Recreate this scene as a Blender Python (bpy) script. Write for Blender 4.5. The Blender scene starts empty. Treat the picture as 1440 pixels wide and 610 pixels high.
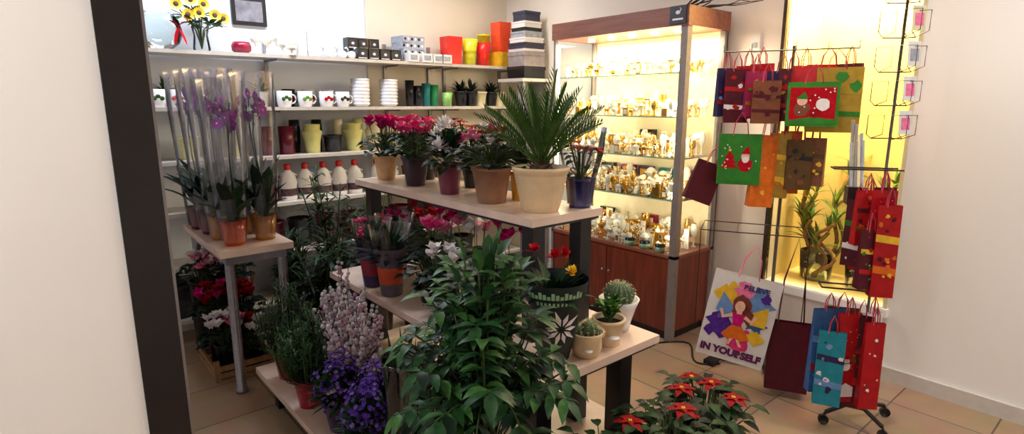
import bpy, math, random
from mathutils import Vector, Matrix
R=random.Random(7)
Z=Vector((0,0,1))
def lin(c):
    return tuple(((x/255)/12.92 if x/255<=0.04045 else ((x/255+0.055)/1.055)**2.4) for x in c)
# ------------------------------------------------------------------ materials
MC={}
def mat(name,col=None,rough=.5,var=.15,scale=25,metal=0,trans=0,emit=0,bump=0,spec=None):
    if name in MC: return MC[name]
    m=bpy.data.materials.new(name); m.use_nodes=True
    nt=m.node_tree; b=nt.nodes['Principled BSDF']
    c=lin(col)
    tc=nt.nodes.new('ShaderNodeTexCoord'); nz=nt.nodes.new('ShaderNodeTexNoise')
    nz.inputs['Scale'].default_value=scale; nz.inputs['Detail'].default_value=3
    nt.links.new(tc.outputs['Object'],nz.inputs['Vector'])
    rp=nt.nodes.new('ShaderNodeValToRGB')
    rp.color_ramp.elements[0].position=.3; rp.color_ramp.elements[1].position=.7
    rp.color_ramp.elements[0].color=(*[x*(1-var) for x in c],1)
    rp.color_ramp.elements[1].color=(*[min(1,x*(1+var)) for x in c],1)
    nt.links.new(nz.outputs['Fac'],rp.inputs['Fac'])
    nt.links.new(rp.outputs['Color'],b.inputs['Base Color'])
    b.inputs['Roughness'].default_value=rough; b.inputs['Metallic'].default_value=metal
    b.inputs['Transmission Weight'].default_value=trans
    if spec is not None: b.inputs['Specular IOR Level'].default_value=spec
    if emit:
        b.inputs['Emission Color'].default_value=(*c,1); b.inputs['Emission Strength'].default_value=emit
    if bump:
        bp=nt.nodes.new('ShaderNodeBump'); bp.inputs['Strength'].default_value=bump; bp.inputs['Distance'].default_value=.01
        nt.links.new(nz.outputs['Fac'],bp.inputs['Height']); nt.links.new(bp.outputs['Normal'],b.inputs['Normal'])
    MC[name]=m; return m
def film(name,col,base=.06,rough=.08,ior=1.45,tint=1.0):
    if name in MC: return MC[name]
    m=bpy.data.materials.new(name); m.use_nodes=True; nt=m.node_tree; nt.nodes.clear()
    o=nt.nodes.new('ShaderNodeOutputMaterial'); mx=nt.nodes.new('ShaderNodeMixShader')
    t=nt.nodes.new('ShaderNodeBsdfTransparent'); g=nt.nodes.new('ShaderNodeBsdfGlossy')
    c=lin(col)
    t.inputs['Color'].default_value=(*[1-(1-x)*tint for x in c],1)
    g.inputs['Color'].default_value=(.95,.95,1,1); g.inputs['Roughness'].default_value=rough
    fr=nt.nodes.new('ShaderNodeFresnel'); fr.inputs['IOR'].default_value=ior
    nz=nt.nodes.new('ShaderNodeTexNoise'); nz.inputs['Scale'].default_value=9
    tc=nt.nodes.new('ShaderNodeTexCoord'); nt.links.new(tc.outputs['Object'],nz.inputs['Vector'])
    ml=nt.nodes.new('ShaderNodeMath'); ml.operation='MULTIPLY'; ml.inputs[1].default_value=base*2
    nt.links.new(nz.outputs['Fac'],ml.inputs[0])
    ad=nt.nodes.new('ShaderNodeMath'); ad.operation='ADD'; ad.use_clamp=True
    nt.links.new(fr.outputs[0],ad.inputs[0]); nt.links.new(ml.outputs[0],ad.inputs[1])
    nt.links.new(ad.outputs[0],mx.inputs[0]); nt.links.new(t.outputs[0],mx.inputs[1]); nt.links.new(g.outputs[0],mx.inputs[2])
    nt.links.new(mx.outputs[0],o.inputs[0]); MC[name]=m; return m
def tile_mat():
    m=bpy.data.materials.new('floor_tiles'); m.use_nodes=True; nt=m.node_tree; b=nt.nodes['Principled BSDF']
    tc=nt.nodes.new('ShaderNodeTexCoord'); br=nt.nodes.new('ShaderNodeTexBrick')
    br.offset=0; br.inputs['Scale'].default_value=1; br.inputs['Brick Width'].default_value=.4; br.inputs['Row Height'].default_value=.4
    br.inputs['Mortar Size'].default_value=.004
    br.inputs['Color1'].default_value=(*lin((196,166,138)),1); br.inputs['Color2'].default_value=(*lin((180,150,124)),1)
    br.inputs['Mortar'].default_value=(*lin((112,92,80)),1)
    nt.links.new(tc.outputs['Object'],br.inputs['Vector'])
    nz=nt.nodes.new('ShaderNodeTexNoise'); nz.inputs['Scale'].default_value=6; nz.inputs['Detail'].default_value=6
    nt.links.new(tc.outputs['Object'],nz.inputs['Vector'])
    mx=nt.nodes.new('ShaderNodeMixRGB'); mx.blend_type='MULTIPLY'; mx.inputs[0].default_value=.45
    nt.links.new(br.outputs['Color'],mx.inputs[1]); nt.links.new(nz.outputs['Color'],mx.inputs[2])
    nt.links.new(mx.outputs[0],b.inputs['Base Color']); b.inputs['Roughness'].default_value=.3
    return m
def wood_mat(name,c1,c2,rough=.35,axis='Z'):
    if name in MC: return MC[name]
    m=bpy.data.materials.new(name); m.use_nodes=True; nt=m.node_tree; b=nt.nodes['Principled BSDF']
    tc=nt.nodes.new('ShaderNodeTexCoord'); mp=nt.nodes.new('ShaderNodeMapping')
    mp.inputs['Scale'].default_value=(12,12,1.2) if axis=='Z' else (12,1.2,12)
    nz=nt.nodes.new('ShaderNodeTexNoise'); nz.inputs['Scale'].default_value=3; nz.inputs['Detail'].default_value=8
    rp=nt.nodes.new('ShaderNodeValToRGB'); rp.color_ramp.elements[0].position=.3; rp.color_ramp.elements[1].position=.72
    rp.color_ramp.elements[0].color=(*lin(c1),1); rp.color_ramp.elements[1].color=(*lin(c2),1)
    nt.links.new(tc.outputs['Object'],mp.inputs[0]); nt.links.new(mp.outputs[0],nz.inputs['Vector'])
    nt.links.new(nz.outputs['Fac'],rp.inputs[0]); nt.links.new(rp.outputs[0],b.inputs['Base Color'])
    b.inputs['Roughness'].default_value=rough; MC[name]=m; return m

# ------------------------------------------------------------------ mesh builder
PROF={'oval':lambda t: math.sin(math.pi*min(1,max(0,t)))**.75,
      'heart':lambda t: math.sin(math.pi*min(1,t**.55)) if t>0 else 0.3,
      'lance':lambda t: math.sin(math.pi*t**.7) ,
      'strap':lambda t: (.55+.45*math.sin(math.pi*t)) if t<.95 else .05,
      'pt':lambda t: math.sin(math.pi*t**.8)**1.1 if 0<t<1 else 0}
class MB:
    def __init__(s): s.v=[];s.f=[];s.m=[];s.sm=[];s.mats=[]
    def mi(s,m):
        if m not in s.mats: s.mats.append(m)
        return s.mats.index(m)
    def face(s,idx,m,smooth=True): s.f.append(idx); s.m.append(s.mi(m)); s.sm.append(smooth)
    def poly(s,pts,m,smooth=False):
        k=len(s.v); s.v+= [tuple(p) for p in pts]; s.face(list(range(k,k+len(pts))),m,smooth)
    def box(s,lo,hi,m,mtx=None):
        k=len(s.v); pts=[(x,y,z) for z in (lo[2],hi[2]) for y in (lo[1],hi[1]) for x in (lo[0],hi[0])]
        if mtx: pts=[tuple(mtx@Vector(p)) for p in pts]
        s.v+=pts
        for q in ((0,2,3,1),(4,5,7,6),(0,1,5,4),(2,6,7,3),(0,4,6,2),(1,3,7,5)): s.face([k+i for i in q],m,False)
    def lathe(s,prof,m,c=(0,0,0),n=24,rot=0,sx=1,sy=1,wob=0,wn=5,smooth=True):
        k=len(s.v)
        for (r,z) in prof:
            for i in range(n):
                a=2*math.pi*i/n+rot; rr=r*(1+wob*math.sin(wn*a+z*9))
                s.v.append((c[0]+rr*math.cos(a)*sx,c[1]+rr*math.sin(a)*sy,c[2]+z))
        for j in range(len(prof)-1):
            mm=m[j] if isinstance(m,list) else m
            for i in range(n):
                i2=(i+1)%n
                s.face([k+j*n+i,k+j*n+i2,k+(j+1)*n+i2,k+(j+1)*n+i],mm,smooth)
    def sphere(s,c,r,m,sc=(1,1,1),n=8):
        pr=[(max(1e-4,math.sin(math.pi*j/n)),-math.cos(math.pi*j/n)) for j in range(n+1)]
        k=len(s.v); nn=max(6,n+2)
        for (q,z) in pr:
            for i in range(nn):
                a=2*math.pi*i/nn; s.v.append((c[0]+r*q*math.cos(a)*sc[0],c[1]+r*q*math.sin(a)*sc[1],c[2]+r*z*sc[2]))
        for j in range(n):
            for i in range(nn):
                i2=(i+1)%nn; s.face([k+j*nn+i,k+j*nn+i2,k+(j+1)*nn+i2,k+(j+1)*nn+i],m)
    def tube(s,pts,r,m,n=6,cap=True):
        pts=[Vector(p) for p in pts]; k=len(s.v); L=len(pts)
        for j,p in enumerate(pts):
            d=(pts[min(j+1,L-1)]-pts[max(j-1,0)])
            if d.length<1e-9: d=Vector((0,0,1))
            d.normalize(); a=d.cross(Z)
            if a.length<.05: a=d.cross(Vector((1,0,0)))
            a.normalize(); b=d.cross(a)
            rr=r[j] if isinstance(r,(list,tuple)) else r
            for i in range(n):
                t=2*math.pi*i/n; q=p+a*rr*math.cos(t)+b*rr*math.sin(t); s.v.append(tuple(q))
        for j in range(L-1):
            for i in range(n):
                i2=(i+1)%n; s.face([k+j*n+i,k+j*n+i2,k+(j+1)*n+i2,k+(j+1)*n+i],m)
        if cap:
            s.face([k+i for i in range(n)],m); s.face([k+(L-1)*n+i for i in range(n)],m)
    def leaf(s,b,d,L,W,m,droop=.5,n=4,fold=.25,shape='oval',up=None):
        p=Vector(b); d=Vector(d).normalized(); k=len(s.v); u=up or Z; pf=PROF[shape]
        for i in range(n+1):
            t=i/n; w=W*.5*pf(t); sd=d.cross(u)
            if sd.length<.05: sd=d.cross(Vector((1,.3,0)))
            sd.normalize(); nr=sd.cross(d)
            for q in (p-sd*w+nr*fold*w,p,p+sd*w+nr*fold*w): s.v.append(tuple(q))
            p=p+d*(L/n); d=(d+Vector((0,0,-droop/n))).normalized()
        for i in range(n):
            a=k+i*3; s.face([a,a+1,a+4,a+3],m); s.face([a+1,a+2,a+5,a+4],m)
    def needle(s,b,d,L,W,m):
        b=Vector(b); d=Vector(d).normalized(); sd=d.cross(Z)
        if sd.length<.05: sd=Vector((1,0,0))
        sd=sd.normalized()*W*.5
        s.poly([b,b+d*L*.5+sd,b+d*L,b+d*L*.5-sd],m)
    def obj(s,name,loc=(0,0,0),rz=0,parent=None,rx=0,ry=0):
        me=bpy.data.meshes.new(name); me.from_pydata(s.v,[],s.f)
        for m in s.mats: me.materials.append(m)
        me.polygons.foreach_set('material_index',s.m); me.polygons.foreach_set('use_smooth',s.sm)
        me.update(); o=bpy.data.objects.new(name,me); bpy.context.collection.objects.link(o)
        o.location=loc; o.rotation_euler=(rx,ry,rz)
        if parent: o.parent=parent
        return o
def rdir(el0,el1,az=None):
    a=R.uniform(0,2*math.pi) if az is None else az; e=math.radians(R.uniform(el0,el1))
    return Vector((math.cos(a)*math.cos(e),math.sin(a)*math.cos(e),math.sin(e)))
# palette
def lf(n,c,r=.5,v=.35): return mat(n,c,r,v,60,spec=.22)
G1=lf('leaf_deep_green',(30,60,30)); G2=lf('leaf_mid_green',(52,92,40)); G3=lf('leaf_blackish_green',(20,36,26)); G4=lf('leaf_fresh_green',(104,148,62))
PALM=lf('palm_leaf_green',(72,104,44)); STEM=mat('green_stem',(62,78,42),.5,spec=.2); BARK=mat('bark_brown',(78,58,42),.8,.4,60,bump=.6)
SOIL=mat('potting_soil',(48,34,28),.95,.5,90,bump=.8)
def pt(n,c,v=.2): return mat(n,c,.6,v,60,spec=.12)
WHT=pt('white_petal',(240,234,238),.06); MAG=pt('magenta_petal',(204,22,116)); PNK=pt('pink_petal',(236,124,168)); RED=pt('red_bract',(178,10,28)); DRED=pt('dark_red_bract',(150,6,22)); ROSE=pt('rose_petal',(226,60,130))
PUR=pt('purple_blossom',(84,46,150),.3); LAV=pt('lavender_blossom',(118,88,176),.3); ORC=pt('orchid_purple',(118,40,124),.3)
YEL=mat('yellow_center',(236,190,40),.5); SILV=mat('silver_foliage',(222,212,220),.6,.12,80,spec=.2); SILP=mat('silver_pink_foliage',(196,150,172),.6,.15,80,spec=.2)
MARB=mat('marble_laminate',(230,206,192),.22,.1,7); BLK=mat('black_lacquer',(20,17,22),.3,.2)
STEEL=mat('brushed_steel',(150,148,156),.32,.1,40,metal=.8); POST=mat('aluminium_post_grey',(140,132,130),.5,.08,40,metal=.2)
WIRE=mat('dark_wire',(60,52,52),.4,.1,metal=.5)
GOLD=mat('gold_metal',(232,180,84),.22,.15,60,metal=.85); CRYS=mat('crystal_glass',(255,250,238),.08,.03)
WPL=mat('white_ceramic',(232,230,232),.25,.04); CRM=mat('cream_ceramic',(224,214,176),.35,.06)
BLKC=mat('black_ceramic',(24,22,28),.25,.1); CELL=film('cellophane_film',(242,242,250),.07,.14,1.25,.3)
GLS=film('clear_glass',(225,240,235),.02,.03,1.35,.4); CGL=film('cabinet_glass',(240,246,240),.01,.03,1.12,.3)
# ------------------------------------------------------------------ room shell
WALL=mat('wall_paint_cool_white',(222,228,240),.7,.03,3); WALLC=mat('wall_paint_cream',(226,216,200),.7,.03,3)
WALLR=mat('wall_paint_white',(234,228,222),.7,.02,3); WALLP=mat('wall_paint_bright_white',(252,252,252),.7,.01,3)
def boxobj(name,lo,hi,m):
    b=MB(); c=[(lo[i]+hi[i])/2 for i in range(3)]
    b.box([lo[i]-c[i] for i in range(3)],[hi[i]-c[i] for i in range(3)],m); return b.obj(name,c)
X0,X1,Y0,Y1,H=-1.3,3.45,-1.6,4.2,2.7
FT=tile_mat()
b=MB(); b.box((X0-.1,Y0-.1,-.1),(X1+.1,Y1+.1,0),FT); b.obj('floor')
boxobj('ceiling',(X0-.1,Y0-.1,H),(X1+.6,Y1+.1,H+.1),WALLR)
boxobj('wall_back',(X0-.1,Y1,0),(2.06,Y1+.1,H),WALL)
boxobj('wall_back_cream_section',(2.06,Y1-.012,0),(X1+.1,Y1+.1,H),WALLC)
boxobj('wall_left',(X0-.1,Y0,0),(X0,Y1,H),WALLR)
boxobj('wall_rear',(X0,Y0-.1,0),(X1,Y0,H),WALLR)
NY0,NY1,NZ0,NZ1=.95,1.63,.40,2.5
b=MB()
b.box((X1,Y0-.1,0),(X1+.1,NY0,H),WALLP); b.box((X1,NY1,0),(X1+.1,Y1+.1,H),WALLR)
b.box((X1,NY0,0),(X1+.1,NY1,NZ0),WALLR); b.box((X1,NY0,NZ1),(X1+.1,NY1,H),WALLR)
b.obj('wall_right')
YW=mat('niche_yellow_paint',(255,230,156),.6,.05,3)
b=MB()
b.box((X1+.5,NY0-.05,NZ0-.05),(X1+.55,NY1+.05,NZ1+.05),YW)
b.box((X1+.1,NY0-.05,NZ0-.05),(X1+.5,NY0,NZ1+.05),YW); b.box((X1+.1,NY1,NZ0-.05),(X1+.5,NY1+.05,NZ1+.05),YW)
b.box((X1+.1,NY0,NZ0-.05),(X1+.5,NY1,NZ0),YW); b.box((X1+.1,NY0,NZ1),(X1+.5,NY1,NZ1+.05),YW)
b.obj('window_niche')
b=MB(); FD=mat('dark_bronze_frame',(66,52,44),.4,.2,metal=.4)
b.box((X1-.02,NY1-.008,NZ0-.02),(X1+.03,NY1+.012,NZ1),FD); b.box((X1-.01,NY0-.01,NZ0-.02),(X1+.03,NY0+.008,NZ1),CRM)
b.box((X1-.03,NY0-.02,NZ0-.04),(X1+.03,NY1+.02,NZ0+.005),WALLP); b.box((X1-.02,NY0,NZ1-.02),(X1+.03,NY1,NZ1+.01),FD)
b.box((X1+.004,NY0+.01,NZ0),(X1+.01,NY1-.01,NZ1-.02),CGL)
b.obj('window_1')
BB=mat('baseboard_grey',(214,210,206),.5,.05)
boxobj('baseboard_right',(X1-.015,Y0,0),(X1,Y1,.08),BB)
boxobj('baseboard_back',(X0,Y1-.03,0),(X1,Y1-.012,.08),BB)
boxobj('wall_partition',(X0,1.38,0),(.118,1.48,H),WALLP)
b=MB(); b.box((.118,1.37,0),(.196,1.49,H),BLK); b.box((.196,1.40,0),(.206,1.46,H),STEEL)
b.obj('door_frame')
# ------------------------------------------------------------------ back wall shelving
SH=mat('shelf_laminate',(206,198,190),.4,.05); BR=mat('shelf_bracket_grey',(150,146,150),.4,.1,metal=.5)
b=MB()
SZ=[1.81,1.476,1.155,.84,.50,.16]
for z in SZ:
    b.box((.35,3.90,z-.022),(2.64,4.183,z),SH); b.box((2.655,3.92,z-.022),(3.42,4.183,z),SH)
for x in (.4,1.3,2.2,2.6,2.75,3.35):
    b.box((x-.012,4.165,.0),(x+.012,4.186,1.95),BR)
    for z in SZ: b.box((x-.003,3.96,z-.035),(x+.003,4.17,z-.022),BR)
b.obj('shelving_unit')
T=[z for z in SZ]
def potprof(r0,r1,h,rim=.012,th=.006):
    return [(.001,0),(r0,0),(r0*1.01,.004),(r1*.97,h-rim),(r1*1.04,h-rim),(r1*1.05,h),(r1-th,h),(r1-th,h-.02),(.001,h-.02)]
def addpot(b,r0,r1,h,m,c=(0,0,0),n=24,soil=True,rim=.012):
    p=potprof(r0,r1,h,rim); b.lathe(p,[m]*7+[SOIL if soil else m],c,n)
def mug(name,x,y,z,m,dec=None,r=.042,h=.095,ha=0):
    b=MB(); b.lathe([(.001,0),(r*.8,0),(r*.95,h*.3),(r,h),(r-.004,h),(r*.85,h*.3),(.001,.006)],m,n=24)
    b.tube([(r*.97*math.cos(ha)+.028*math.sin(t)*math.cos(ha),r*.97*math.sin(ha)+.028*math.sin(t)*math.sin(ha),h*.5+.03*math.cos(t)) for t in [math.pi*i/8 for i in range(9)]],.005,m)
    if dec:
        for i in range(3): b.sphere((-.02+.02*i,-r*.94,h*.5+.012*(i%2)),.013,dec,(1,.25,1),6)
    b.obj(name,(x,y,z))
def vase(name,x,y,z,prof,m,n=24,rot=0,wob=0,wn=5):
    b=MB(); top=prof[-1]; pr=[(.001,0)]+prof+[(top[0]-.005,top[1]),(max(.002,prof[0][0]-.006),.01)]
    b.lathe(pr,m,n=n,rot=rot,wob=wob,wn=wn,smooth=(n>6)); return b.obj(name,(x,y,z))
CY=4.03
z=T[0]
b=MB(); b.lathe([(.001,0),(.05,0),(.10,.04),(.125,.10),(.11,.17),(.085,.205),(.10,.23)],GLS,n=32)
b.obj('glass_bowl_vase',(.66,CY,z))
b=MB()
for s in (-1,1): b.leaf((0,0,.0),(s*.6,-.2,.5),.07,.04,RED,.8,5); b.leaf((0,0,0),(s*.3,-.3,-1),.12,.025,RED,.2,4)
b.obj('red_ribbon_bow',(.74,3.91,z+.13))
b=MB(); b.lathe([(.001,0),(.045,0),(.05,.02),(.04,.1),(.06,.19)],GLS,n=24)
for (dx,dy,h) in ((-.12,0,.27),(-.07,-.04,.21),(.0,0,.23),(.08,-.03,.22),(.14,.02,.21),(.04,.05,.29),(-.03,.05,.31)):
    b.tube([(0,0,.02),(dx*.2,dy*.3,.13),(dx*.7,dy*.8,h*.8),(dx,dy,h)],.004,STEM)
    c=Vector((dx,dy-.01,h)); b.sphere(c,.018,BARK,(1,.6,1),8)
    for i in range(16):
        a=i*math.tau/16; b.leaf(c,(math.cos(a),-.35,math.sin(a)),.042,.016,YEL,0,3,.1,'pt',up=Vector((0,-1,0)))
    for i in range(7): b.leaf((dx*.7,dy*.8,h*.75),rdir(-10,50),.08,.04,G2,.6)
b.obj('sunflower_bouquet',(.88,CY,z))
vase('dark_red_candle_bowl',1.11,CY,z,[(.03,0),(.058,.02),(.06,.05),(.05,.075)],mat('wine_glaze',(140,20,50),.25))
b=MB(); b.box((-.11,-.01,-.09),(.11,.01,.09),BLK); b.box((-.085,-.012,-.065),(.085,-.009,.065),mat('framed_print_grey',(120,116,124),.5,.5,14)); b.obj('picture_frame',(1.22,4.188,2.10))
for x,h in ((1.20,.14),(1.26,.12),(1.34,.09),(1.43,.13),(1.39,.06),(1.31,.15)):
    b=MB(); b.lathe([(.001,0),(.03,0),(.008,.012),(.007,h*.5),(.03,h*.62),(.035,h),(.03,h),(.01,h*.66)],CRYS,n=18); b.obj('glass_candle_holder',(x,CY-.06*((x*10)%2),z))
for x in (1.51,1.585): vase('white_ribbed_vase',x,CY+.03,z,[(.028,0)]+[(.034+.004*(i%2),.02*i) for i in range(1,11)],WPL)
for x in (1.58,1.68,1.76,1.83):
    b=MB(); b.sphere((0,0,.028),.03,WPL,(1.2,.8,.9)); b.tube([(.03,0,.03),(.045,0,.06),(.03,0,.078),(.02,0,.07)],.006,WPL); b.obj('white_swan_ornament',(x,CY-.07,z))
def giftboxmug(x,y,z,s=.075):
    b=MB(); b.box((-s/2,-s/2,0),(s/2,s/2,s),BLKC); b.box((-s*.33,-s/2-.002,s*.25),(s*.33,-s/2,s*.8),mat('black_card',(50,48,56),.4))
    b.sphere((0,-s/2,s*.5),s*.2,WPL,(1,.2,.8),8); b.box((-s*.4,-s/2-.0015,s*.1),(s*.4,-s/2,s*.16),WPL); b.obj('boxed_mug',(x,y,z))
for x in (1.90,1.99,2.08,2.17): giftboxmug(x,CY-.06,z,.08)
for x in (1.88,1.965,2.05): giftboxmug(x,CY+.05,z,.079)
for x in (1.88,1.965,2.05): giftboxmug(x,CY+.05,z+.079,.079)
PB=mat('silver_grey_box',(160,166,180),.4,.2,40)
for i in range(4):
    b=MB(); b.box((-.1,-.08,0),(.1,.08,.048),PB)
    for j in range(6): b.sphere((-.08+.032*j,-.08,.026),.011,WPL if j%2 else BLKC,(1,.15,1),6)
    b.obj('patterned_gift_box',(2.34,CY+.02,z+.0485*i),rz=.1*(i%2))
for x in (2.30,2.42,2.52,2.6):
    b=MB(); b.box((-.045,-.04,0),(.045,.04,.065),WPL); b.box((-.03,-.042,.015),(.03,-.04,.05),PB); b.obj('small_gift_box',(x,CY-.095,z))
REDG=mat('red_glaze',(226,40,34),.3); YG=mat('lime_yellow_glaze',(220,216,50),.3); ORG=mat('coral_orange_glaze',(248,86,50),.3,.1)
q=math.pi/4
vase('square_red_vase',2.73,CY,z,[(.085,0),(.095,.22)],REDG,4,q)
vase('flared_yellow_vase',2.90,CY-.02,z,[(.05,0),(.055,.1),(.075,.21)],YG)
vase('flared_red_vase',3.04,CY-.02,z,[(.05,0),(.055,.1),(.07,.19)],REDG)
vase('tall_yellow_vase',3.11,CY+.06,z,[(.05,0),(.05,.25),(.06,.27)],YG)
vase('square_yellow_planter',3.21,CY-.04,z,[(.09,0),(.11,.12)],mat('amber_glaze',(245,190,50),.3),4,q)
vase('square_orange_vase',3.23,CY-.03,z+.12,[(.08,0),(.09,.25)],ORG,4,q)
b=MB(); zz=0
HB=[(BLKC,.17,.10),(mat('grey_box_card',(150,142,146),.5),.165,.12),(WPL,.16,.02),(mat('slate_box_card',(50,52,76),.5),.16,.05),(WPL,.15,.04),(PB,.14,.05),(BLKC,.135,.03),(WPL,.13,.05),(mat('slate_box_card'),.12,.08)]
for m_,w,h in HB:
    w*=1.25
    b.box((-w/2*1.1,-w/2,zz),(w/2*1.1,w/2,zz+h*.72),m_); b.box((-w/2*1.14,-w/2*1.05,zz+h*.72),(w/2*1.14,w/2*1.05,zz+h),m_); zz+=h
b.obj('nested_box_stack',(3.28,3.72,1.70))
b=MB(); b.box((3.10,3.56,1.675),(3.44,3.88,1.70),SH); b.box((3.40,3.6,0),(3.44,3.84,1.675),BR); b.box((3.12,3.58,0),(3.15,3.61,1.675),BR); b.box((3.12,3.58,.0),(3.44,3.86,.03),BR); b.obj('corner_stand')
# middle shelf
z=T[1]
for x,d in ((.60,G2),(.7,RED),(1.34,G2),(1.48,G4),(1.63,RED),(1.75,BLKC)): mug('coffee_mug',x,CY-.05,z,WPL,d,.05,.105)
for x in (1.41,1.55,1.69):
    mug('coffee_mug',x,CY+.07,z,BLKC if x<1.5 else WPL,RED,.045,.12)
for x in (.66,.8,1.22):
    b=MB(); addpot(b,.04,.05,.1,WPL)
    for i in range(30): b.leaf((0,0,.09),rdir(20,85),R.uniform(.07,.12),.02,G2,.6,3)
    b.obj('small_flower_pot',(x,CY+.05,z))
for x in (1.90,2.13):
    b=MB(); pr=[(.001,0),(.05,0)]
    for i in range(8): pr+=[(.058+.001*i,.025*i+.01),(.07,.025*i+.022),(.066,.025*i+.025)]
    pr+=[(.062,.2),(.001,.19)]
    b.lathe(pr,WPL,n=20,wob=.02,wn=10); b.obj('stacked_white_pots',(x,CY-.03,z))
for x,m_,h in ((2.33,BLKC,.2),(2.4,BLKC,.16),(2.48,mat('teal_glaze',(30,130,130),.3),.18),(2.555,mat('green_glaze',(40,150,90),.3),.17)):
    vase('cylinder_vase',x,CY,z,[(.03,0),(.036,h)],m_)
vase('green_tumbler',2.66,CY-.03,z,[(.035,0),(.045,.11)],mat('mint_glaze',(150,200,110),.3))
for x,m_ in ((2.8,BLKC),(2.9,BLKC),(3.0,CRM),(3.12,BLKC),(3.2,CRM)):
    b=MB(); addpot(b,.04,.058,.12,m_)
    if m_ is BLKC:
        for i in range(40): b.leaf((0,0,.1),rdir(20,85),R.uniform(.08,.14),.025,G3,.6,3)
    b.obj('small_flower_pot',(x,CY-.03,z))
# third shelf
z=T[2]
for x in (1.22,1.35): vase('dark_red_cylinder_vase',x,CY,z,[(.05,0),(.052,.19)],mat('maroon_glaze',(96,12,34),.25))
LIM=mat('pale_lime_ceramic',(220,218,140),.35,.05)
def trophy(x,m_): vase('tapered_vase',x,CY,z,[(.05,0),(.055,.08),(.07,.14),(.07,.15),(.055,.16),(.058,.2)],m_)
trophy(1.53,LIM); trophy(1.84,LIM); trophy(2.01,CRM)
b=MB(); addpot(b,.055,.065,.12,BLKC,soil=False); b.obj('black_flower_pot',(1.68,CY,z))
for x in (1.44,1.60,1.76,1.92): vase('tall_stock_vase',x,CY+.09,z,[(.03,0),(.04,.16),(.035,.23)],[BLKC,CRM,BLKC,LIM][int(x*10)%4])
for x,m_ in ((2.2,CRM),(2.35,BLKC),(2.5,LIM),(2.7,BLKC),(2.9,CRM),(3.1,BLKC)):
    b=MB(); addpot(b,.05,.065,.14,m_,soil=False); b.obj('ceramic_flower_pot',(x,CY,z))
for x in (.5,.75,1.0):
    b=MB(); addpot(b,.05,.065,.14,LIM,soil=False); b.obj('ceramic_flower_pot',(x,CY,z))
# fourth shelf bottles
z=T[3]; BOT=mat('white_bottle_plastic',(230,228,232),.35,.03); CAP=mat('red_cap',(200,30,40),.4)
LAB=mat('bottle_label',(90,60,70),.5,.6,60)
for i,x in enumerate((1.33,1.45,1.58,1.70,1.82,2.0,2.12)):
    b=MB(); b.lathe([(.001,0),(.052,0),(.055,.01),(.055,.14),(.045,.18),(.02,.205),(.018,.215)],BOT,n=20,sy=.65)
    b.lathe([(.022,.21),(.022,.24),(.017,.25),(.001,.25)],CAP,n=16)
    b.tube([(.03,0,.18),(.06,0,.17),(.062,0,.12),(.05,0,.1)],.008,BOT)
    b.lathe([(.0557,.03),(.0557,.08)],LAB,n=20,sy=.66); b.obj('fertilizer_bottle',(x,CY-.03,z))
for x in (1.22,2.3,2.5,2.7,2.9):
    b=MB(); addpot(b,.045,.06,.17,mat('maroon_glaze'),soil=False); b.obj('wine_red_planter',(x,CY,z))
z=T[4]
for i,x in enumerate((1.2,1.4,1.6,1.8,2.0,2.2,2.5,2.8)):
    b=MB(); addpot(b,.065,.085,.2,[mat('maroon_glaze'),BLKC,mat('maroon_glaze')][i%3],soil=False); b.obj('stock_flower_pot',(x,CY,z))
z=T[5]
for i,x in enumerate((.6,.95,1.3,1.65,2.0,2.4,2.8)):
    b=MB(); addpot(b,.08,.11,.2,[BLKC,mat('terracotta',(110,60,44),.7),BLKC][i%3],soil=False); b.obj('large_stock_pot',(x,CY,z))
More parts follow.
